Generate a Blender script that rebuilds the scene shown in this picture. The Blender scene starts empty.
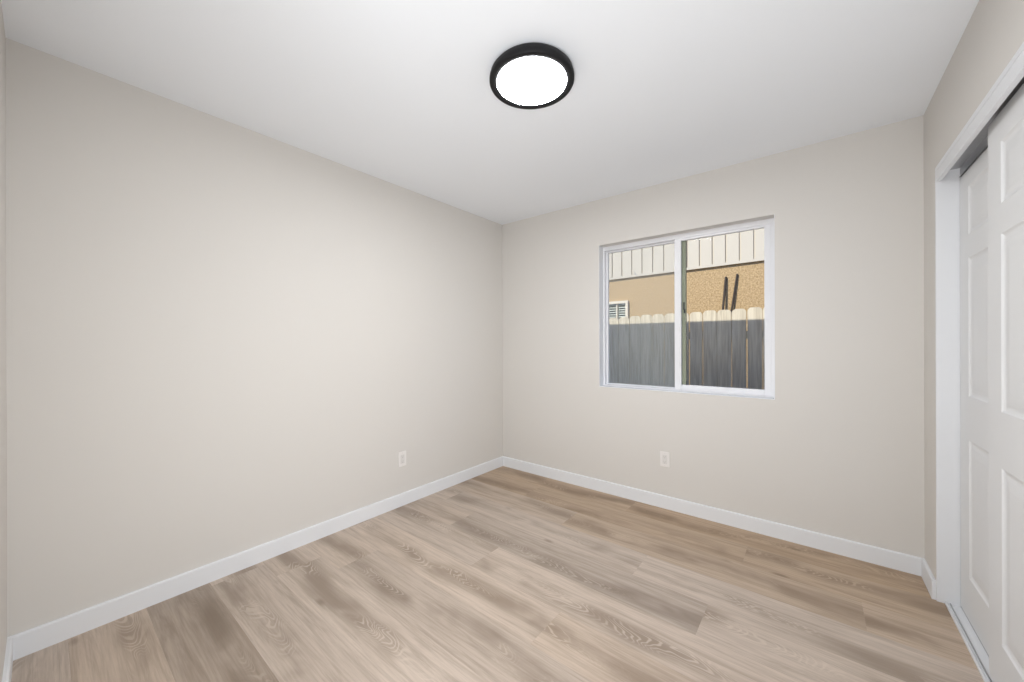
import bpy, bmesh, math, random
from mathutils import Vector, Matrix

random.seed(7)
C = bpy.context.scene.collection
SC = bpy.context.scene

# ------------------------------------------------------------------ camera
F_PX, YAW, ROLL, CY = 376.08, 0.6757, -0.0027, 343.18
CAM = Vector((2.4629, -2.918, 1.2393))
cam_d = bpy.data.cameras.new('camera')
cam = bpy.data.objects.new('camera', cam_d)
C.objects.link(cam)
_v = Vector((-math.sin(YAW), math.cos(YAW), 0))
_r = Vector((math.cos(YAW), math.sin(YAW), 0))
_u = Vector((0, 0, 1))
_c, _s = math.cos(ROLL), math.sin(ROLL)
ax = _r * _c + _u * _s
ay = _u * _c - _r * _s
az = -_v
cam.matrix_world = Matrix(((ax.x, ay.x, az.x, CAM.x), (ax.y, ay.y, az.y, CAM.y),
                           (ax.z, ay.z, az.z, CAM.z), (0, 0, 0, 1)))
cam_d.sensor_width = 36.0
cam_d.lens = F_PX * 36.0 / 1024.0
cam_d.shift_y = (CY - 341.0) / 1024.0
cam_d.clip_start = 0.02
SC.camera = cam

# ------------------------------------------------------------------ view, sky, sun
SC.view_settings.view_transform = 'Standard'
SC.view_settings.look = 'None'
SC.view_settings.gamma = 1.0
SC.view_settings.use_curve_mapping = False
SC.view_settings.exposure = 0.05

LAMP_STRENGTH = 88.0
SUN_STRENGTH = 4.6
SKY_STRENGTH = 0.14

wd = bpy.data.worlds.new('sky_world')
SC.world = wd
wd.use_nodes = True
wn = wd.node_tree.nodes
bg = wn['Background']
sky = wn.new('ShaderNodeTexSky')
sky.sky_type = 'NISHITA'
sky.sun_disc = False
sky.sun_elevation = math.radians(42)
sky.sun_rotation = math.radians(200)
tint = wn.new('ShaderNodeMix'); tint.data_type = 'RGBA'; tint.blend_type = 'MULTIPLY'
tint.inputs[0].default_value = 1.0
tint.inputs[7].default_value = (0.68, 0.88, 1.38, 1)
wd.node_tree.links.new(sky.outputs['Color'], tint.inputs[6])
wd.node_tree.links.new(tint.outputs[2], bg.inputs['Color'])
bg.inputs['Strength'].default_value = SKY_STRENGTH

sd = bpy.data.lights.new('sun', 'SUN')
sd.energy = SUN_STRENGTH
sd.angle = math.radians(0.6)
sd.color = (1.0, 0.95, 0.86)
sun = bpy.data.objects.new('sun', sd)
C.objects.link(sun)
sun_dir = Vector((0.42, 1.0, -0.98))
sun.rotation_euler = sun_dir.to_track_quat('-Z', 'Y').to_euler()
sun.location = (0, -6, 8)

# added, unseen fill light in the doorway, brightening ceiling and left wall
FILL_POWER = 43.5
hd = bpy.data.lights.new('fill_light', 'AREA')
hd.shape = 'RECTANGLE'; hd.size = 0.62; hd.size_y = 1.1
hd.energy = FILL_POWER
hd.color = (0.95, 0.975, 1.0)
hall = bpy.data.objects.new('fill_light', hd)
C.objects.link(hall)
hall.location = (2.42, -3.12, 0.74)
hall.rotation_euler = Vector((-0.80, 0.58, 0.64)).to_track_quat('-Z', 'Y').to_euler()

# ------------------------------------------------------------------ dimensions
W, H = 2.92, 2.44          # room width, ceiling height
NY = -3.007                # near wall
BH = 0.094                 # baseboard height
BT = 0.014
WX0, WX1, WZ0, WZ1 = 1.060, 2.271, 0.874, 2.056   # window opening
JY = -0.235                # closet jamb
JY2 = -2.06
OH = 2.054                 # closet opening height

# ------------------------------------------------------------------ materials
def nodes_of(name):
    m = bpy.data.materials.new(name)
    m.use_nodes = True
    nt = m.node_tree
    return m, nt, nt.nodes['Principled BSDF']

def N(nt, t, **kw):
    n = nt.nodes.new(t)
    for k, v in kw.items():
        setattr(n, k, v)
    return n

def simple(name, col, rough=0.5, metal=0.0, bump=0.0, bscale=60.0, var=0.0, vscale=4.0, spec=0.5):
    m, nt, b = nodes_of(name)
    b.inputs['Base Color'].default_value = (*col, 1)
    b.inputs['Roughness'].default_value = rough
    b.inputs['Metallic'].default_value = metal
    b.inputs['Specular IOR Level'].default_value = spec
    tc = N(nt, 'ShaderNodeTexCoord')
    if var:
        n = N(nt, 'ShaderNodeTexNoise'); n.inputs['Scale'].default_value = vscale
        n.inputs['Detail'].default_value = 5
        nt.links.new(tc.outputs['Object'], n.inputs['Vector'])
        mx = N(nt, 'ShaderNodeMix', data_type='RGBA')
        mx.inputs[6].default_value = tuple(c * (1 - var) for c in col) + (1,)
        mx.inputs[7].default_value = tuple(min(1, c * (1 + var)) for c in col) + (1,)
        nt.links.new(n.outputs['Fac'], mx.inputs[0])
        nt.links.new(mx.outputs[2], b.inputs['Base Color'])
    if bump:
        n2 = N(nt, 'ShaderNodeTexNoise'); n2.inputs['Scale'].default_value = bscale
        n2.inputs['Detail'].default_value = 3
        nt.links.new(tc.outputs['Object'], n2.inputs['Vector'])
        bp = N(nt, 'ShaderNodeBump'); bp.inputs['Strength'].default_value = bump
        bp.inputs['Distance'].default_value = 0.002
        nt.links.new(n2.outputs['Fac'], bp.inputs['Height'])
        nt.links.new(bp.outputs['Normal'], b.inputs['Normal'])
    return m

M = {}
M['wall'] = simple('wall_paint', (0.70, 0.672, 0.636), 0.75, bump=0.06, bscale=120, spec=0.2)
M['ceiling'] = simple('ceiling_paint', (0.86, 0.88, 0.91), 0.85, bump=0.05, bscale=120, spec=0.2)
M['white'] = simple('white_trim_paint', (0.80, 0.81, 0.83), 0.45, spec=0.3)
M['door'] = simple('white_door_paint', (0.78, 0.785, 0.79), 0.5, bump=0.03, bscale=200, spec=0.3)
M['vinyl'] = simple('white_vinyl', (0.82, 0.82, 0.84), 0.35, spec=0.4)
M['vinyl_shaded'] = simple('shaded_vinyl', (0.33, 0.34, 0.25), 0.5, spec=0.3)  # outer stile's shade put into the colour of the white vinyl
M['black'] = simple('black_metal', (0.008, 0.008, 0.009), 0.6, bump=0.02, bscale=300, spec=0.3)
M['alu'] = simple('brushed_aluminium', (0.50, 0.50, 0.51), 0.35, metal=0.9)
M['dark'] = simple('dark_plastic', (0.03, 0.03, 0.03), 0.5)
M['slot'] = simple('grey_slot', (0.42, 0.40, 0.385), 0.6)
M['plate'] = simple('white_plastic', (0.83, 0.80, 0.775), 0.35, spec=0.4)
M['plate_in'] = simple('white_plastic_insert', (0.74, 0.715, 0.69), 0.4, spec=0.4)
M['siding'] = simple('white_painted_siding', (0.61, 0.54, 0.415), 0.7, var=0.03, vscale=3)
M['cream'] = simple('cream_trim', (0.74, 0.66, 0.50), 0.6)
M['pole'] = simple('dark_stained_wood', (0.06, 0.045, 0.03), 0.8, var=0.2, vscale=9)
M['roof'] = simple('roof_shingle', (0.16, 0.14, 0.13), 0.9, var=0.2, vscale=12)
M['stain_green'] = simple('dark_green_slat', (0.50, 0.53, 0.44), 0.6)
M['outwall'] = simple('exterior_render', (0.55, 0.52, 0.47), 0.85)

def stucco_mat():
    m, nt, b = nodes_of('tan_stucco')
    b.inputs['Roughness'].default_value = 0.9
    b.inputs['Specular IOR Level'].default_value = 0.1
    tc = N(nt, 'ShaderNodeTexCoord')
    n1 = N(nt, 'ShaderNodeTexNoise'); n1.inputs['Scale'].default_value = 40; n1.inputs['Detail'].default_value = 6
    n1.inputs['Roughness'].default_value = 0.75
    nt.links.new(tc.outputs['Object'], n1.inputs['Vector'])
    cr = N(nt, 'ShaderNodeValToRGB')
    cr.color_ramp.elements[0].position = 0.37; cr.color_ramp.elements[0].color = (0.31, 0.205, 0.095, 1)
    cr.color_ramp.elements[1].position = 0.64; cr.color_ramp.elements[1].color = (0.67, 0.485, 0.265, 1)
    nt.links.new(n1.outputs['Fac'], cr.inputs['Fac'])
    nt.links.new(cr.outputs['Color'], b.inputs['Base Color'])
    bp = N(nt, 'ShaderNodeBump'); bp.inputs['Strength'].default_value = 0.5; bp.inputs['Distance'].default_value = 0.01
    nt.links.new(n1.outputs['Fac'], bp.inputs['Height'])
    nt.links.new(bp.outputs['Normal'], b.inputs['Normal'])
    return m
M['stucco'] = stucco_mat()

def fence_mat():
    m, nt, b = nodes_of('weathered_picket_wood')
    b.inputs['Roughness'].default_value = 0.85
    b.inputs['Specular IOR Level'].default_value = 0.15
    tc = N(nt, 'ShaderNodeTexCoord')
    oi = N(nt, 'ShaderNodeObjectInfo')
    ad = N(nt, 'ShaderNodeVectorMath', operation='ADD')
    nt.links.new(tc.outputs['Object'], ad.inputs[0]); nt.links.new(oi.outputs['Random'], ad.inputs[1])
    mp = N(nt, 'ShaderNodeMapping'); mp.inputs['Scale'].default_value = (28, 28, 1.6)
    nt.links.new(ad.outputs[0], mp.inputs['Vector'])
    n1 = N(nt, 'ShaderNodeTexNoise'); n1.inputs['Scale'].default_value = 1.6; n1.inputs['Detail'].default_value = 7
    n1.inputs['Distortion'].default_value = 0.6
    nt.links.new(mp.outputs[0], n1.inputs['Vector'])
    cr = N(nt, 'ShaderNodeValToRGB')
    cr.color_ramp.elements[0].position = 0.3; cr.color_ramp.elements[0].color = (0.52, 0.45, 0.34, 1)
    cr.color_ramp.elements[1].position = 0.62; cr.color_ramp.elements[1].color = (0.74, 0.67, 0.53, 1)
    nt.links.new(n1.outputs['Fac'], cr.inputs['Fac'])
    nt.links.new(cr.outputs['Color'], b.inputs['Base Color'])
    return m
M['picket'] = fence_mat()

def glass_mat(name, tint, refl=0.04):
    m = bpy.data.materials.new(name); m.use_nodes = True
    nt = m.node_tree; nt.nodes.remove(nt.nodes['Principled BSDF'])
    out = nt.nodes['Material Output']
    tr = N(nt, 'ShaderNodeBsdfTransparent'); tr.inputs['Color'].default_value = (*tint, 1)
    gl = N(nt, 'ShaderNodeBsdfGlossy'); gl.inputs['Roughness'].default_value = 0.02
    fr = N(nt, 'ShaderNodeFresnel'); fr.inputs['IOR'].default_value = 1.03
    mx = N(nt, 'ShaderNodeMixShader')
    nt.links.new(fr.outputs[0], mx.inputs[0]); nt.links.new(tr.outputs[0], mx.inputs[1]); nt.links.new(gl.outputs[0], mx.inputs[2])
    nt.links.new(mx.outputs[0], out.inputs['Surface'])
    return m
M['glass'] = glass_mat('clear_glass', (0.97, 0.98, 0.98))

def screen_mat():
    m = bpy.data.materials.new('insect_screen_mesh'); m.use_nodes = True
    nt = m.node_tree; nt.nodes.remove(nt.nodes['Principled BSDF'])
    out = nt.nodes['Material Output']
    tr = N(nt, 'ShaderNodeBsdfTransparent')
    df = N(nt, 'ShaderNodeBsdfDiffuse'); df.inputs['Color'].default_value = (0.74, 0.76, 0.74, 1)
    mx = N(nt, 'ShaderNodeMixShader'); mx.inputs[0].default_value = 0.11
    nt.links.new(tr.outputs[0], mx.inputs[1]); nt.links.new(df.outputs[0], mx.inputs[2])
    nt.links.new(mx.outputs[0], out.inputs['Surface'])
    return m
M['screen'] = screen_mat()

def diffuser_mat():
    m, nt, b = nodes_of('lit_white_diffuser')
    b.inputs['Base Color'].default_value = (0.9, 0.9, 0.9, 1)
    b.inputs['Emission Color'].default_value = (0.95, 0.975, 1.0, 1)
    b.inputs['Emission Strength'].default_value = LAMP_STRENGTH
    return m
M['diffuser'] = diffuser_mat()

def floor_mat():
    m, nt, b = nodes_of('oak_vinyl_planks')
    L = nt.links.new
    tc = N(nt, 'ShaderNodeTexCoord')
    pr = N(nt, 'ShaderNodeAttribute', attribute_name='plank_rand')
    pv = N(nt, 'ShaderNodeAttribute', attribute_name='plank_value')
    pw = N(nt, 'ShaderNodeAttribute', attribute_name='plank_warm')
    cmb = N(nt, 'ShaderNodeCombineXYZ')
    mul = N(nt, 'ShaderNodeMath', operation='MULTIPLY'); mul.inputs[1].default_value = 23.0
    L(pr.outputs['Fac'], mul.inputs[0]); L(mul.outputs[0], cmb.inputs[0]); L(mul.outputs[0], cmb.inputs[2])
    add = N(nt, 'ShaderNodeVectorMath', operation='ADD')
    L(tc.outputs['Object'], add.inputs[0]); L(cmb.outputs[0], add.inputs[1])
    def noise(sx, sy, detail, rough=0.5, dist=0.0):
        mp = N(nt, 'ShaderNodeMapping'); mp.inputs['Scale'].default_value = (sx, sy, 1)
        L(add.outputs[0], mp.inputs['Vector'])
        n = N(nt, 'ShaderNodeTexNoise'); n.inputs['Scale'].default_value = 1.0
        n.inputs['Detail'].default_value = detail; n.inputs['Roughness'].default_value = rough
        n.inputs['Distortion'].default_value = dist
        L(mp.outputs[0], n.inputs['Vector'])
        return n.outputs['Fac']
    def ramp(sock, p0, p1, v0=0.0, v1=1.0):
        r = N(nt, 'ShaderNodeMapRange'); r.interpolation_type = 'SMOOTHSTEP'
        r.inputs[1].default_value = p0; r.inputs[2].default_value = p1
        r.inputs[3].default_value = v0; r.inputs[4].default_value = v1
        L(sock, r.inputs[0]); return r.outputs[0]
    def mixc(fac, a, bcol, mode='MIX'):
        mx = N(nt, 'ShaderNodeMix', data_type='RGBA'); mx.blend_type = mode
        if isinstance(fac, float): mx.inputs[0].default_value = fac
        else: L(fac, mx.inputs[0])
        if isinstance(a, tuple): mx.inputs[6].default_value = (*a, 1)
        else: L(a, mx.inputs[6])
        if isinstance(bcol, tuple): mx.inputs[7].default_value = (*bcol, 1)
        else: L(bcol, mx.inputs[7])
        return mx.outputs[2]
    def m2(op, a, bb):
        n = N(nt, 'ShaderNodeMath', operation=op)
        for i, x in enumerate((a, bb)):
            if isinstance(x, (int, float)): n.inputs[i].default_value = x
            else: L(x, n.inputs[i])
        return n.outputs[0]
    # place across the plank: -0.5 .. 0.5
    sx = N(nt, 'ShaderNodeSeparateXYZ'); L(tc.outputs['Object'], sx.inputs[0])
    vv = m2('SUBTRACT', m2('FRACT', m2('MULTIPLY', m2('SUBTRACT', 0.002, sx.outputs[1]), 1.0 / 0.238), 0), 0.5)
    wob = m2('MULTIPLY', m2('SUBTRACT', noise(1.3, 1.0, 2, 0.5), 0.5), 1.15)
    yc = m2('ADD', m2('ADD', vv, wob), m2('MULTIPLY', m2('SUBTRACT', pr.outputs['Fac'], 0.5), 0.5))
    ayc = m2('ABSOLUTE', yc, 0)
    edge = noise(2.2, 26.0, 4, 0.6, 0.3)
    heart = ramp(m2('ADD', ayc, m2('MULTIPLY', m2('SUBTRACT', edge, 0.5), 0.35)), 0.02, 0.40, 1.0, 0.0)
    patch = ramp(noise(1.7, 3.0, 3, 0.55, 0.4), 0.36, 0.62)
    broad = m2('MULTIPLY', heart, patch)
    streak = ramp(noise(1.5, 19.0, 6, 0.68, 0.7), 0.42, 0.68)
    fine = ramp(noise(5.0, 120.0, 4, 0.6), 0.35, 0.70)
    # arched growth rings down the middle of the board
    ph = m2('ADD', m2('MULTIPLY', sx.outputs[0], 150.0),
            m2('ADD', m2('MULTIPLY', m2('MULTIPLY', yc, yc), 420.0), m2('MULTIPLY', noise(2.6, 11.0, 2, 0.5, 0.6), 95.0)))
    rings = N(nt, 'ShaderNodeMath', operation='SINE'); L(ph, rings.inputs[0])
    ringv = ramp(rings.outputs[0], 0.0, 1.0)
    mask = m2('MULTIPLY', ramp(ayc, 0.05, 0.22, 1.0, 0.0), ramp(noise(2.6, 4.0, 2, 0.5, 0.0), 0.47, 0.60))
    light = (0.575, 0.483, 0.41)
    dark = (0.245, 0.188, 0.142)
    base = mixc(m2('MULTIPLY', broad, 0.82), light, dark)
    base = mixc(m2('MULTIPLY', streak, 0.55), base, (0.32, 0.255, 0.20))
    base = mixc(m2('MULTIPLY', fine, 0.32), base, (0.26, 0.21, 0.165))
    base = mixc(m2('MULTIPLY', m2('MULTIPLY', ringv, mask), 0.55), base, (0.62, 0.53, 0.45))
    # knots
    vo = N(nt, 'ShaderNodeTexVoronoi'); vo.inputs['Scale'].default_value = 1.0; vo.inputs['Randomness'].default_value = 1.0
    mpv = N(nt, 'ShaderNodeMapping'); mpv.inputs['Scale'].default_value = (1.9, 4.4, 1.0)
    L(add.outputs[0], mpv.inputs['Vector']); L(mpv.outputs[0], vo.inputs['Vector'])
    knot = ramp(vo.outputs['Distance'], 0.02, 0.10, 1.0, 0.0)
    base = mixc(m2('MULTIPLY', knot, 0.55), base, (0.16, 0.115, 0.08))
    # plank tint
    warm = mixc(pw.outputs['Fac'], (1.0, 1.0, 1.0), (1.0, 0.86, 0.68))
    base = mixc(1.0, base, warm, 'MULTIPLY')
    grey = N(nt, 'ShaderNodeCombineColor')
    for i in range(3): L(pv.outputs['Fac'], grey.inputs[i])
    base = mixc(1.0, base, grey.outputs[0], 'MULTIPLY')
    L(base, b.inputs['Base Color'])
    b.inputs['Roughness'].default_value = 0.42
    b.inputs['Specular IOR Level'].default_value = 0.35
    bp = N(nt, 'ShaderNodeBump'); bp.inputs['Strength'].default_value = 0.12; bp.inputs['Distance'].default_value = 0.001
    L(fine, bp.inputs['Height']); L(bp.outputs['Normal'], b.inputs['Normal'])
    return m
M['floor'] = floor_mat()
M['groove'] = simple('plank_joint', (0.16, 0.125, 0.095), 0.9)
M['ground'] = simple('dry_ground', (0.22, 0.21, 0.20), 0.95, var=0.25, vscale=6)

# ------------------------------------------------------------------ mesh helpers
def add_box(bm, x0, x1, y0, y1, z0, z1):
    vs = [bm.verts.new(p) for p in ((x0, y0, z0), (x1, y0, z0), (x1, y1, z0), (x0, y1, z0),
                                    (x0, y0, z1), (x1, y0, z1), (x1, y1, z1), (x0, y1, z1))]
    fs = []
    for q in ((0, 3, 2, 1), (4, 5, 6, 7), (0, 1, 5, 4), (1, 2, 6, 5), (2, 3, 7, 6), (3, 0, 4, 7)):
        fs.append(bm.faces.new([vs[i] for i in q]))
    return vs, fs

def bx(*boxes, bevel=0.0, seg=2):
    bm = bmesh.new()
    for b in boxes:
        t = bmesh.new()
        add_box(t, *b)
        if bevel:
            bmesh.ops.bevel(t, geom=list(t.edges), offset=bevel, segments=seg, profile=0.5, affect='EDGES')
        me = bpy.data.meshes.new('tmp'); t.to_mesh(me); t.free()
        bm.from_mesh(me); bpy.data.meshes.remove(me)
    return bm

def obj(name, bm, mat, parent=None, smooth=False, world=None):
    bmesh.ops.recalc_face_normals(bm, faces=list(bm.faces))
    me = bpy.data.meshes.new(name)
    bm.to_mesh(me); bm.free()
    for mm in (mat if isinstance(mat, (list, tuple)) else [mat]):
        me.materials.append(mm)
    if smooth:
        for p in me.polygons: p.use_smooth = True
    o = bpy.data.objects.new(name, me)
    C.objects.link(o)
    if parent is not None:
        o.parent = parent
        # geometry is given in world space; keep it there
        off = Vector((0, 0, 0)); q = parent
        while q is not None:
            off += q.location; q = q.parent
        o.location = -off
    return o

def empty(name, loc):
    o = bpy.data.objects.new(name, None)
    o.empty_display_size = 0.05
    o.location = loc
    C.objects.link(o)
    return o

def tag(o, label, cat, group=None, kind=None):
    o['label'] = label; o['category'] = cat
    if group: o['group'] = group
    if kind: o['kind'] = kind
    return o

def struct(name, bm, mat, label, cat, parent=None):
    return tag(obj(name, bm, mat, parent), label, cat, kind='structure')

def prism(pts, z0, z1, axis='z'):
    """closed polygon extruded along an axis: pts are 2-D"""
    bm = bmesh.new()
    def P(a, b, c):
        return {'z': (a, b, c), 'y': (a, c, b), 'x': (c, a, b)}[axis]
    lo = [bm.verts.new(P(a, b, z0)) for a, b in pts]
    hi = [bm.verts.new(P(a, b, z1)) for a, b in pts]
    n = len(pts)
    bm.faces.new(lo[::-1]); bm.faces.new(hi)
    for i in range(n):
        bm.faces.new((lo[i], lo[(i + 1) % n], hi[(i + 1) % n], hi[i]))
    return bm

def lathe(profile, cx, cy, seg=96):
    bm = bmesh.new()
    rings = []
    for r, z in profile:
        if r < 1e-6:
            rings.append([bm.verts.new((cx, cy, z))])
        else:
            rings.append([bm.verts.new((cx + r * math.cos(2 * math.pi * i / seg),
                                        cy + r * math.sin(2 * math.pi * i / seg), z)) for i in range(seg)])
    for a, b in zip(rings, rings[1:]):
        for i in range(seg):
            j = (i + 1) % seg
            if len(a) == 1 and len(b) == 1: continue
            if len(a) == 1: bm.faces.new((a[0], b[i], b[j]))
            elif len(b) == 1: bm.faces.new((a[i], a[j], b[0]))
            else: bm.faces.new((a[i], a[j], b[j], b[i]))
    return bm

def tube(p0, p1, r, seg=12):
    p0, p1 = Vector(p0), Vector(p1)
    d = (p1 - p0); q = d.to_track_quat('Z', 'Y')
    bm = bmesh.new()
    a = [bm.verts.new(p0 + q @ Vector((r * math.cos(2 * math.pi * i / seg), r * math.sin(2 * math.pi * i / seg), 0))) for i in range(seg)]
    b = [bm.verts.new(p1 + q @ Vector((r * math.cos(2 * math.pi * i / seg), r * math.sin(2 * math.pi * i / seg), 0))) for i in range(seg)]
    bm.faces.new(a[::-1]); bm.faces.new(b)
    for i in range(seg):
        bm.faces.new((a[i], a[(i + 1) % seg], b[(i + 1) % seg], b[i]))
    return bm

# ------------------------------------------------------------------ room shell
WT = 0.16
# floor: every plank is a face with a tone set per plank, over a dark joint bed
PW = 0.238
rows = {0: [1.38], 1: [0.624], 2: [2.64], 3: [1.705], 4: [0.525, 2.07], 5: [0.97], 6: [1.55], 7: [0.42], 8: [1.75], 9: [1.58], 10: [1.30], 11: [0.7], 12: [1.1], 13: [0.5], 14: [1.3], 15: [0.2], 16: [0.9], 17: [1.5], 18: [0.4]}
tone = {(0, 0): (0.92, 0.85), (0, 1): (0.90, 0.95), (1, 0): (0.90, 0.75), (1, 1): (0.88, 0.75), (1, 2): (0.95, 0.7),  # back rows: warm, dimmer light of that end put into the plank tint
        (2, 0): (0.95, 0.3), (2, 1): (0.94, 0.55), (2, 2): (1.02, 0.5), (3, 1): (1.0, 0.05), (3, 2): (1.06, 0.05),
        (4, 0): (1.0, 0.15), (4, 1): (0.88, 0.08), (4, 2): (1.03, 0.1), (5, 0): (0.97, 0.1), (5, 1): (1.06, 0.12), (5, 2): (1.0, 0.1),
        (6, 0): (1.0, 0.1), (6, 1): (1.08, 0.15), (7, 0): (1.05, 0.15), (7, 1): (0.93, 0.12),
        (8, 0): (1.05, 0.12), (9, 0): (1.05, 0.10), (10, 0): (0.74, 0.28), (10, 1): (0.74, 0.28)}
fx0, fx1, fy0, fy1 = -0.02, 3.62, -4.32, 0.02
bm = bmesh.new()
lr = bm.faces.layers.float.new('plank_rand')
lv = bm.faces.layers.float.new('plank_value')
lw = bm.faces.layers.float.new('plank_warm')
g = 0.00015
vs, fs = add_box(bm, fx0, fx1, fy0, fy1, -0.08, -0.003)
for f in fs: f.material_index = 1
for k in range(19):
    y1 = min(-k * PW + 0.002, fy1) if k else fy1
    y0 = max(-(k + 1) * PW + 0.002, fy0)
    if y0 >= y1: continue
    js = list(rows[k])
    a = js[0]
    while a > fx0: a -= 1.524; js.append(a)
    a = max(js)
    while a < fx1: a += 1.524; js.append(a)
    js = sorted(js)
    xs = [fx0] + [j for j in js if fx0 < j < fx1] + [fx1]
    for i in range(len(xs) - 1):
        v, wv = tone.get((k, i), (random.uniform(0.93, 1.05), random.uniform(0.05, 0.3)))
        r = random.random()
        _, fs = add_box(bm, xs[i] + g, xs[i + 1] - g, y0 + g, y1 - g, -0.003, 0.0)
        for f in fs:
            f[lr] = r; f[lv] = v; f[lw] = wv
floor = struct('floor', bm, [M['floor'], M['groove']], 'wood-look vinyl plank floor with pale brown and grey grain', 'floor')

CH = 0.12
struct('ceiling', bx((-WT, 3.75, -4.4, WT, H, H + CH)), M['ceiling'], 'smooth white ceiling', 'ceiling')
struct('wall_left', bx((-WT, 0, NY - WT, WT, -0.08, H)), M['wall'], 'plain beige painted wall left of the corner', 'wall')
DX0, DX1, DH = 1.98, 2.82, 2.03      # doorway the room is entered by
struct('wall_near', bx((0, DX0, NY - WT, NY, -0.08, H), (DX1, W, NY - WT, NY, -0.08, H), (DX0, DX1, NY - WT, NY, DH, H)), M['wall'], 'beige wall on the camera side, a sliver at the far left', 'wall')
# back wall with the window hole
bm = bx((0, WX0, 0, WT, -0.08, H), (WX1, 3.75, 0, WT, -0.08, H),
        (WX0, WX1, 0, WT, -0.08, WZ0), (WX0, WX1, 0, WT, WZ1, H))
struct('wall_back', bm, M['wall'], 'beige painted wall holding the sliding window', 'wall')
# right wall with the closet opening
RT = 0.115
bm = bx((W, W + RT, JY, 0, -0.08, H), (W, W + RT, NY - WT, JY2, -0.08, H), (W, W + RT, JY2, JY, OH + 0.02, H))
struct('wall_right', bm, M['wall'], 'beige wall around the closet opening', 'wall')
bm = bx((3.62, 3.75, NY - WT, 0, -0.08, H), (W + RT, 3.62, NY - WT, NY + 0.3, -0.08, H))
struct('wall_closet', bm, M['wall'], 'inner walls of the closet behind the sliding doors', 'wall')
# hall beyond the doorway
HX0, HX1, HYN = 1.2, 3.6, -4.3
struct('wall_hall', bx((HX0 - 0.1, HX0, HYN, NY - WT, -0.08, H), (HX1, HX1 + 0.1, HYN, NY - WT, -0.08, H),
                       (HX0 - 0.1, HX1 + 0.1, HYN - 0.1, HYN, -0.08, H)), M['wall'], 'beige walls of the hall behind the doorway', 'wall')
# roof with the eave whose shade falls on the fence
EY, EZ = 0.55, 2.56
struct('roof', bx((-4.0, 8.0, -4.9, EY, EZ, EZ + 0.14)), M['roof'], 'roof slab and eave over the room', 'roof')

# baseboards: eased top edge
def base_profile_run(axis, c0, c1, at, sgn):
    """board against a wall; axis = run direction; sgn = side the face looks to"""
    e = 0.003
    prof = [(0, 0), (BT, 0), (BT, BH - e * 1.6), (BT - e * 0.6, BH - e * 0.5), (BT - e * 1.8, BH), (0, BH)]
    pts = [(at + sgn * a, b) for a, b in prof]
    if axis == 'y':
        return prism(pts, c0, c1, 'y')       # pts = (x,z)
    return prism(pts, c0, c1, 'x')           # pts = (y,z)
struct('baseboard_left', base_profile_run('y', NY, 0, 0.0, 1), M['white'], 'white baseboard along the left wall', 'baseboard')
struct('baseboard_back', base_profile_run('x', BT, W - BT, 0.0, -1), M['white'], 'white baseboard under the window wall', 'baseboard')
struct('baseboard_right', base_profile_run('y', JY - 0.001, 0, W, -1), M['white'], 'short white baseboard between the corner and the closet', 'baseboard')
struct('baseboard_near', base_profile_run('x', BT, DX0, NY, 1), M['white'], 'white baseboard at the foot of the near wall', 'baseboard')

# closet jambs and head
struct('trim_1', bx((W + 0.0005, W + RT + 0.01, JY - 0.012, JY, 0, OH + 0.02), bevel=0.0015), M['white'], 'white side jamb of the closet opening', 'trim')
struct('trim_2', bx((W + 0.0005, W + RT + 0.01, JY2, JY2 + 0.012, 0, OH + 0.02), bevel=0.0015), M['white'], 'white far jamb of the closet opening', 'trim')
struct('trim_3', bx((W + 0.0005, W + RT + 0.01, JY2 + 0.012, JY - 0.012, OH, OH + 0.02)), M['white'], 'white head jamb over the closet doors', 'trim')
struct('trim_4', bx((W + 0.0012, W + 0.018, JY2 + 0.012, JY - 0.012, 2.004, OH), bevel=0.0015), M['white'], 'white fascia board hiding the closet track', 'trim')

# ------------------------------------------------------------------ closet tracks and doors
tk = empty('door_track', (W + 0.06, (JY + JY2) / 2, OH))
tag(tk, 'grey metal double track above the closet doors', 'track')
ya, yb = JY2 + 0.013, JY - 0.013
FX0, FX1 = 2.9635, 2.9905     # front door
BX0, BX1 = 2.9950, 3.0220     # back door
obj('channel', bx((2.9385, 3.04, ya, yb, OH - 0.006, OH - 0.0005),
                  (2.9385, 2.9410, ya, yb, OH - 0.040, OH - 0.006),
                  (2.9960, 2.9990, ya, yb, OH - 0.046, OH - 0.006),
                  (3.0370, 3.04, ya, yb, OH - 0.040, OH - 0.006)), M['alu'], tk)
obj('lower_lip', bx((2.9935, 2.9990, ya, yb, OH - 0.049, OH - 0.046)), M['alu'], tk)

fk = empty('floor_track', (W + 0.06, (JY + JY2) / 2, 0))
tag(fk, 'white low track on the floor under the closet doors', 'track')
obj('base', bx((2.946, 3.040, ya, yb, 0.0005, 0.004)), M['white'], fk)
obj('rail', bx((2.946, 2.951, ya, yb, 0.004, 0.013), bevel=0.001), M['white'], fk)
obj('rail', bx((2.9610, 2.9640, ya, yb, 0.004, 0.010)), M['alu'], fk)
obj('rail', bx((2.9960, 2.9995, ya, yb, 0.004, 0.012)), M['alu'], fk)

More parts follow.
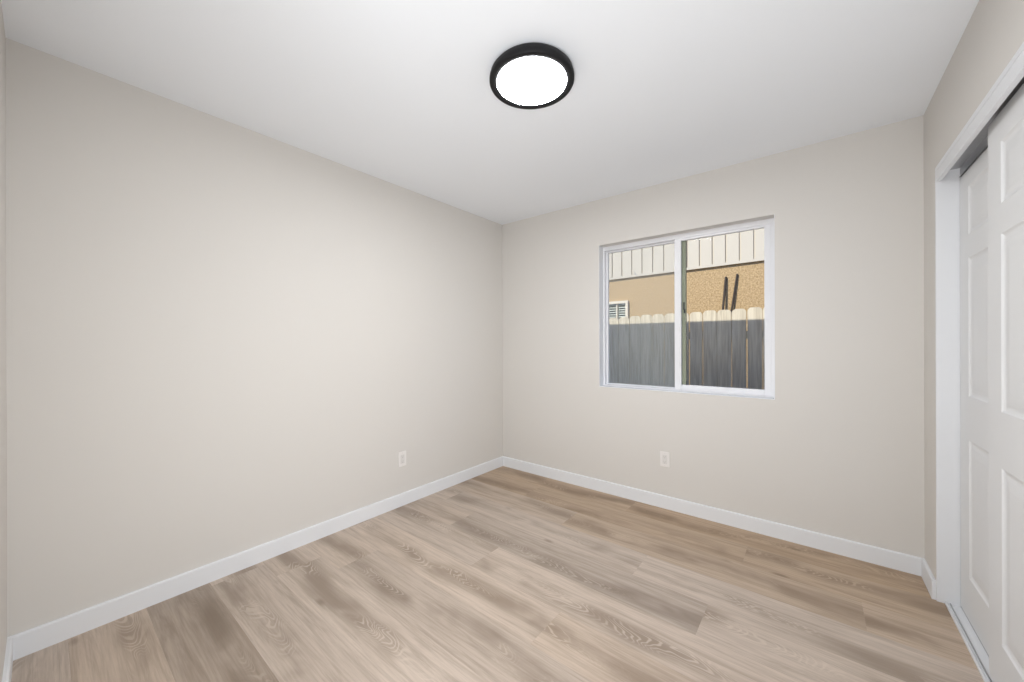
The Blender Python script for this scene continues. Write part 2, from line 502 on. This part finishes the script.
def door_bm(x0, x1, y0, y1, z0, z1, stile=0.122, mid=0.115):
    """six-panel moulded door, panels pressed into the face at x0 (and mirrored at x1)"""
    w = y1 - y0
    pwid = (w - 2 * stile - mid) / 2
    ys = [y0, y0 + stile, y0 + stile + pwid, y0 + stile + pwid + mid, y1 - stile, y1]
    zs = [z0, 0.200, 0.808, 1.000, 1.610, 1.712, 1.925, z1]
    bm = bmesh.new()
    cache = {}
    def V(x, y, z):
        k = (round(x, 5), round(y, 5), round(z, 5))
        if k not in cache: cache[k] = bm.verts.new((x, y, z))
        return cache[k]
    def face(xf, inward):
        for i in range(5):
            for j in range(7):
                a, b, c, d = ys[i], ys[i + 1], zs[j], zs[j + 1]
                if i in (1, 3) and j in (1, 3, 5):
                    steps = [(0, 0), (0.006, 0.0045), (0.014, 0.0068), (0.021, 0.0068), (0.031, 0.0045), (0.060, 0.0014), (0.066, 0.0012)]
                    rings = []
                    for ins, dep in steps:
                        x = xf + inward * dep
                        rings.append([V(x, a + ins, c + ins), V(x, b - ins, c + ins), V(x, b - ins, d - ins), V(x, a + ins, d - ins)])
                    for r0, r1 in zip(rings, rings[1:]):
                        for q in range(4):
                            bm.faces.new((r0[q], r0[(q + 1) % 4], r1[(q + 1) % 4], r1[q]))
                    bm.faces.new(rings[-1])
                else:
                    bm.faces.new((V(xf, a, c), V(xf, b, c), V(xf, b, d), V(xf, a, d)))
    face(x0, 1)
    face(x1, -1)
    for i in range(5):
        for z in (z0, z1):
            bm.faces.new((V(x0, ys[i], z), V(x0, ys[i + 1], z), V(x1, ys[i + 1], z), V(x1, ys[i], z)))
    for j in range(7):
        for y in (y0, y1):
            bm.faces.new((V(x0, y, zs[j]), V(x0, y, zs[j + 1]), V(x1, y, zs[j + 1]), V(x1, y, zs[j])))
    return bm
struct('door_1', door_bm(FX0, FX1, -1.675, -0.748, 0.0145, 2.026), M['door'], 'front white six-panel sliding closet door, cut by the right edge', 'door')
struct('door_2', door_bm(BX0, BX1, -1.180, -0.250, 0.0145, 1.998), M['door'], 'back white six-panel sliding closet door beside the jamb', 'door')

# ------------------------------------------------------------------ window
FY0, FY1 = 0.078, 0.150
wroot = empty('window_1', ((WX0 + WX1) / 2, FY0, WZ0))
tag(wroot, 'white vinyl sliding window looking onto a picket fence', 'window', kind='structure')
# reveal lining: thin painted boards on the hole's sides
struct('trim_5', bx((WX0, WX0 + 0.003, 0.001, FY0, WZ0, WZ1), (WX0 + 0.003, WX1 - 0.003, 0.001, FY0, WZ0, WZ0 + 0.003),
                    (WX1 - 0.003, WX1, 0.001, FY0, WZ0, WZ1)), M['white'], 'white painted reveal around the window', 'trim')
ft = 0.030
def ring_boxes(x0, x1, z0, z1, y0, y1, l, r, b, t):
    return [(x0, x0 + l, y0, y1, z0, z1), (x1 - r, x1, y0, y1, z0, z1),
            (x0 + l, x1 - r, y0, y1, z0, z0 + b), (x0 + l, x1 - r, y0, y1, z1 - t, z1)]
XM0, XM1 = 1.640, 1.686        # meeting stile of the inner sash
obj('frame', bx(*ring_boxes(WX0, WX1, WZ0, WZ1, FY0, FY1, 0.014, 0.026, 0.012, 0.034), bevel=0.0015), M['vinyl'], wroot)
obj('sash', bx(*ring_boxes(XM0, WX1 - 0.026, WZ0 + 0.012, WZ1 - 0.034, FY0 + 0.004, FY0 + 0.034, XM1 - XM0, 0.036, 0.038, 0.016), bevel=0.002), M['vinyl'], wroot)
gl = obj('glass_pane', bx((XM1 - 0.004, WX1 - 0.058, FY0 + 0.017, FY0 + 0.021, WZ0 + 0.046, WZ1 - 0.046)), M['glass'], wroot)
# outer fixed light on the left
fx = obj('fixed_light', bx((WX0 + 0.014, WX0 + 0.027, FY0 + 0.036, FY1 - 0.006, WZ0 + 0.012, WZ1 - 0.034),
                           (WX0 + 0.027, 1.655, FY0 + 0.036, FY1 - 0.006, WZ0 + 0.012, WZ0 + 0.022),
                           (WX0 + 0.027, 1.655, FY0 + 0.036, FY1 - 0.006, WZ1 - 0.046, WZ1 - 0.034), bevel=0.0015), M['vinyl'], wroot)
obj('glass_pane', bx((WX0 + 0.024, 1.658, FY0 + 0.049, FY0 + 0.053, WZ0 + 0.019, WZ1 - 0.043)), M['glass'], wroot)
ms = obj('meeting_stile', bx((1.655, 1.712, FY0 + 0.038, FY0 + 0.066, WZ0 + 0.012, WZ1 - 0.034), bevel=0.002), M['vinyl_shaded'], wroot)
ms['label'] = 'shaded grey-green outer stile behind the middle of the window'
sc = obj('insect_screen', bx((WX0 + 0.015, 1.66, FY1 - 0.005, FY1 - 0.004, WZ0 + 0.013, WZ1 - 0.035)), M['screen'], wroot)
sc['label'] = 'fine grey insect screen over the left half'
lt = obj('latch', bx((1.694, 1.704, FY0 + 0.0345, FY0 + 0.0375, 1.490, 1.545), (1.698, 1.710, FY0 + 0.0345, FY0 + 0.0375, 1.462, 1.492), bevel=0.001), M['dark'], wroot)
lt['label'] = 'small black latch'

# ------------------------------------------------------------------ ceiling lamp
LX, LY = 1.491, -1.561
lamp = empty('ceiling_lamp', (LX, LY, H))
tag(lamp, 'round flush ceiling lamp with black rim and glowing white disc', 'lamp')
ring = [(0.150, H - 0.0005), (0.162, H - 0.0005), (0.172, H - 0.006), (0.182, H - 0.018), (0.1848, H - 0.028), (0.1868, H - 0.034), (0.1868, H - 0.046), (0.1845, H - 0.0505),
        (0.180, H - 0.0524), (0.172, H - 0.0528), (0.164, H - 0.0518), (0.1563, H - 0.0498), (0.1540, H - 0.0485), (0.1540, H - 0.02), (0.150, H - 0.0005)]
o = obj('rim', lathe(ring, LX, LY), M['black'], lamp, smooth=True); o['label'] = 'black metal rim'
dif = [(0.0, H - 0.0500), (0.08, H - 0.0499), (0.14, H - 0.0495), (0.1537, H - 0.0490), (0.1537, H - 0.036), (0.0, H - 0.036)]
o = obj('diffuser', lathe(dif, LX, LY), M['diffuser'], lamp, smooth=False); o['label'] = 'glowing white diffuser disc'

# ------------------------------------------------------------------ wall outlets
def outlet(loc, facing, label):
    """built in local coordinates: u across, n out of the wall, z up"""
    t = bpy.data.objects.new('wall_outlet', None); t.empty_display_size = 0.03
    C.objects.link(t); t.location = loc
    t.rotation_euler = (0, 0, facing)
    tag(t, label, 'outlet')
    def part(name, bm, mat, par):
        bmesh.ops.recalc_face_normals(bm, faces=list(bm.faces))
        me = bpy.data.meshes.new(name); bm.to_mesh(me); bm.free(); me.materials.append(mat)
        q = bpy.data.objects.new(name, me); C.objects.link(q); q.parent = par
        return q
    # local -y is out of the wall
    part('cover_plate', bx((-0.0345, 0.0345, -0.0065, 0, -0.0565, 0.0565), bevel=0.003, seg=3), M['plate'], t)
    ins = part('receptacle', bx((-0.0175, 0.0175, -0.0085, -0.006, -0.034, 0.034), bevel=0.0012), M['plate_in'], t)
    for zc in (-0.019, 0.019):
        sl = [(-0.0075, -0.0055, -0.0089, -0.008, zc - 0.001, zc + 0.007), (0.0050, 0.0070, -0.0089, -0.008, zc, zc + 0.006),
               (-0.0025, 0.0025, -0.0089, -0.008, zc - 0.0095, zc - 0.005)]
        part('slot_group', bx(*sl), M['slot'], ins)
    for zc in (-0.046, 0.046):
        bm = bmesh.new()
        bmesh.ops.create_cone(bm, cap_ends=True, segments=16, radius1=0.0032, radius2=0.0028, depth=0.0012,
                              matrix=Matrix.Translation((0, -0.0070, zc)) @ Matrix.Rotation(math.pi / 2, 4, 'X'))
        part('screw', bm, M['plate_in'], t)
    return t
outlet((0.0, -1.197, 0.355), math.pi / 2, 'white electrical outlet low on the left wall')
outlet((1.592, 0.0, 0.366), 0.0, 'white electrical outlet low on the back wall below the window')

# ------------------------------------------------------------------ outdoors
GZ = -0.28
struct('ground', bx((-14, 14, WT, 16, GZ - 0.3, GZ)), M['ground'], 'dry ground outside the window', 'ground')

# picket fence
FYN = 1.80
pitch = 0.1432
fence = empty('picket_fence', (1.3, FYN, GZ))
tag(fence, 'pale wooden dog-eared picket fence outside the window, sunlit along its top', 'fence')
def picket(xc, w, top, lean):
    hw = w / 2
    cut = 0.044
    a = []
    a.append((-hw, GZ)); a.append((hw, GZ)); a.append((hw, top - cut))
    for q in range(1, 6):                                   # rounded dog-ear
        t = q / 6.0
        ang = t * math.pi / 2
        a.append((hw - cut * 0.9 * (1 - math.cos(ang)), top - cut + cut * math.sin(ang)))
    a.append((hw - cut, top)); a.append((-hw + cut, top))
    for q in range(5, 0, -1):
        t = q / 6.0
        ang = t * math.pi / 2
        a.append((-hw + cut * 0.9 * (1 - math.cos(ang)), top - cut + cut * math.sin(ang)))
    a.append((-hw, top - cut))
    pts = [(xc + u + lean * (z - 0.6), z) for u, z in a]
    return prism(pts, FYN - 0.009, FYN + 0.009, 'y')
X0 = 0.619 - 2 * pitch          # a visible gap
for k in range(-14, 20):
    xc = X0 + pitch * (k + 0.5)
    gap = random.choice((0.004, 0.006, 0.009))
    top = 1.578 + 0.034 * (xc - 0.55) / 1.4 + random.uniform(-0.006, 0.006)
    obj('picket', picket(xc, pitch - gap, top, random.uniform(-0.002, 0.002)), M['picket'], fence)
for z in (0.05, 0.62, 1.28):
    obj('rail', bx((X0 - 14 * pitch, X0 + 20 * pitch, FYN + 0.0095, FYN + 0.047, z, z + 0.085)), M['picket'], fence)
for x in (-1.2, 1.05, 3.1):
    obj('post', bx((x, x + 0.089, FYN + 0.047, FYN + 0.136, GZ, 1.42), bevel=0.004), M['picket'], fence)

# neighbouring house
HY = 4.20
SZ = 2.512                     # lower edge of the siding
house = empty('house', (0.5, HY, GZ))
tag(house, 'neighbouring tan stucco house with white grooved siding above the fence', 'house')
wx0, wx1, wz0, wz1 = -1.55, -0.335, 0.95, 2.060
obj('stucco_wall', bx((-7, wx0, HY, HY + 0.25, GZ, 3.9), (wx1, 9, HY, HY + 0.25, GZ, 3.9),
                      (wx0, wx1, HY, HY + 0.25, GZ, wz0), (wx0, wx1, HY, HY + 0.25, wz1, 3.9)), M['stucco'], house)
sb = []
bp_, gv = 0.1985, 0.029
k0 = int((-7 - (-0.06)) / bp_)
for k in range(k0, 45):
    x = -0.068 + k * bp_
    sb.append((x + gv, x + bp_, HY - 0.040, HY - 0.016, SZ + 0.045, 3.9))
sb.append((-7, 9, HY - 0.016, HY - 0.001, SZ, 3.9))
def slope(bm):
    for v in bm.verts:                       # the eaves line runs slightly uphill
        if v.co.z < 3.5: v.co.z += 0.0134 * (v.co.x - 0.5)
    return bm
obj('siding', slope(bx(*sb)), M['siding'], house)
obj('trim_board', slope(bx((-7, 9, HY - 0.040, HY - 0.016, SZ, SZ + 0.045))), M['siding'], house)
obj('roof', prism([(HY - 0.06, 3.9), (HY + 4.2, 5.5), (HY + 8.4, 3.9), (HY + 8.4, 3.78), (HY - 0.06, 3.78)], -7.3, 9.3, 'x'), M['roof'], house)
hw_ = obj('window_frame', bx(*ring_boxes(wx0, wx1, wz0, wz1, HY - 0.05, HY + 0.05, 0.05, 0.05, 0.05, 0.05),
                             ((wx0 + wx1) / 2 + 0.36, (wx0 + wx1) / 2 + 0.385, HY - 0.02, HY + 0.05, wz0 + 0.05, wz1 - 0.05), bevel=0.002), M['cream'], house)
lv_ = []
z = wz0 + 0.06
bm = bmesh.new()
while z < wz1 - 0.06:
    vs, _ = add_box(bm, wx0 + 0.05, wx1 - 0.05, HY + 0.005, HY + 0.011, z, z + 0.018)
    for v in vs[4:]: v.co.y += 0.010
    z += 0.046
sl_ = obj('louvers', bm, M['stain_green'], hw_)
obj('backing', bx((wx0 + 0.05, wx1 - 0.05, HY + 0.06, HY + 0.07, wz0 + 0.05, wz1 - 0.05)), M['dark'], hw_)
bk = obj('hook', tube((-0.205, HY - 0.058, 2.585), (-0.165, HY - 0.040, 2.530), 0.006), M['alu'], house)
bk['label'] = 'small grey metal hook at the siding edge'

# two dark poles leaning on the stucco
def pole(base, top, r, label):
    o = empty('leaning_pole', base)
    tag(o, label, 'pole')
    obj('shaft', tube(base, top, r), M['pole'], o)
    return o
pole((1.165, 3.88, GZ), (1.331, HY - 0.026, 2.331), 0.017, 'left, more upright of two dark poles leaning on the tan stucco wall')
pole((1.146, 4.04, GZ), (1.494, HY - 0.022, 2.362), 0.015, 'right, more tilted of two dark poles leaning on the tan stucco wall')
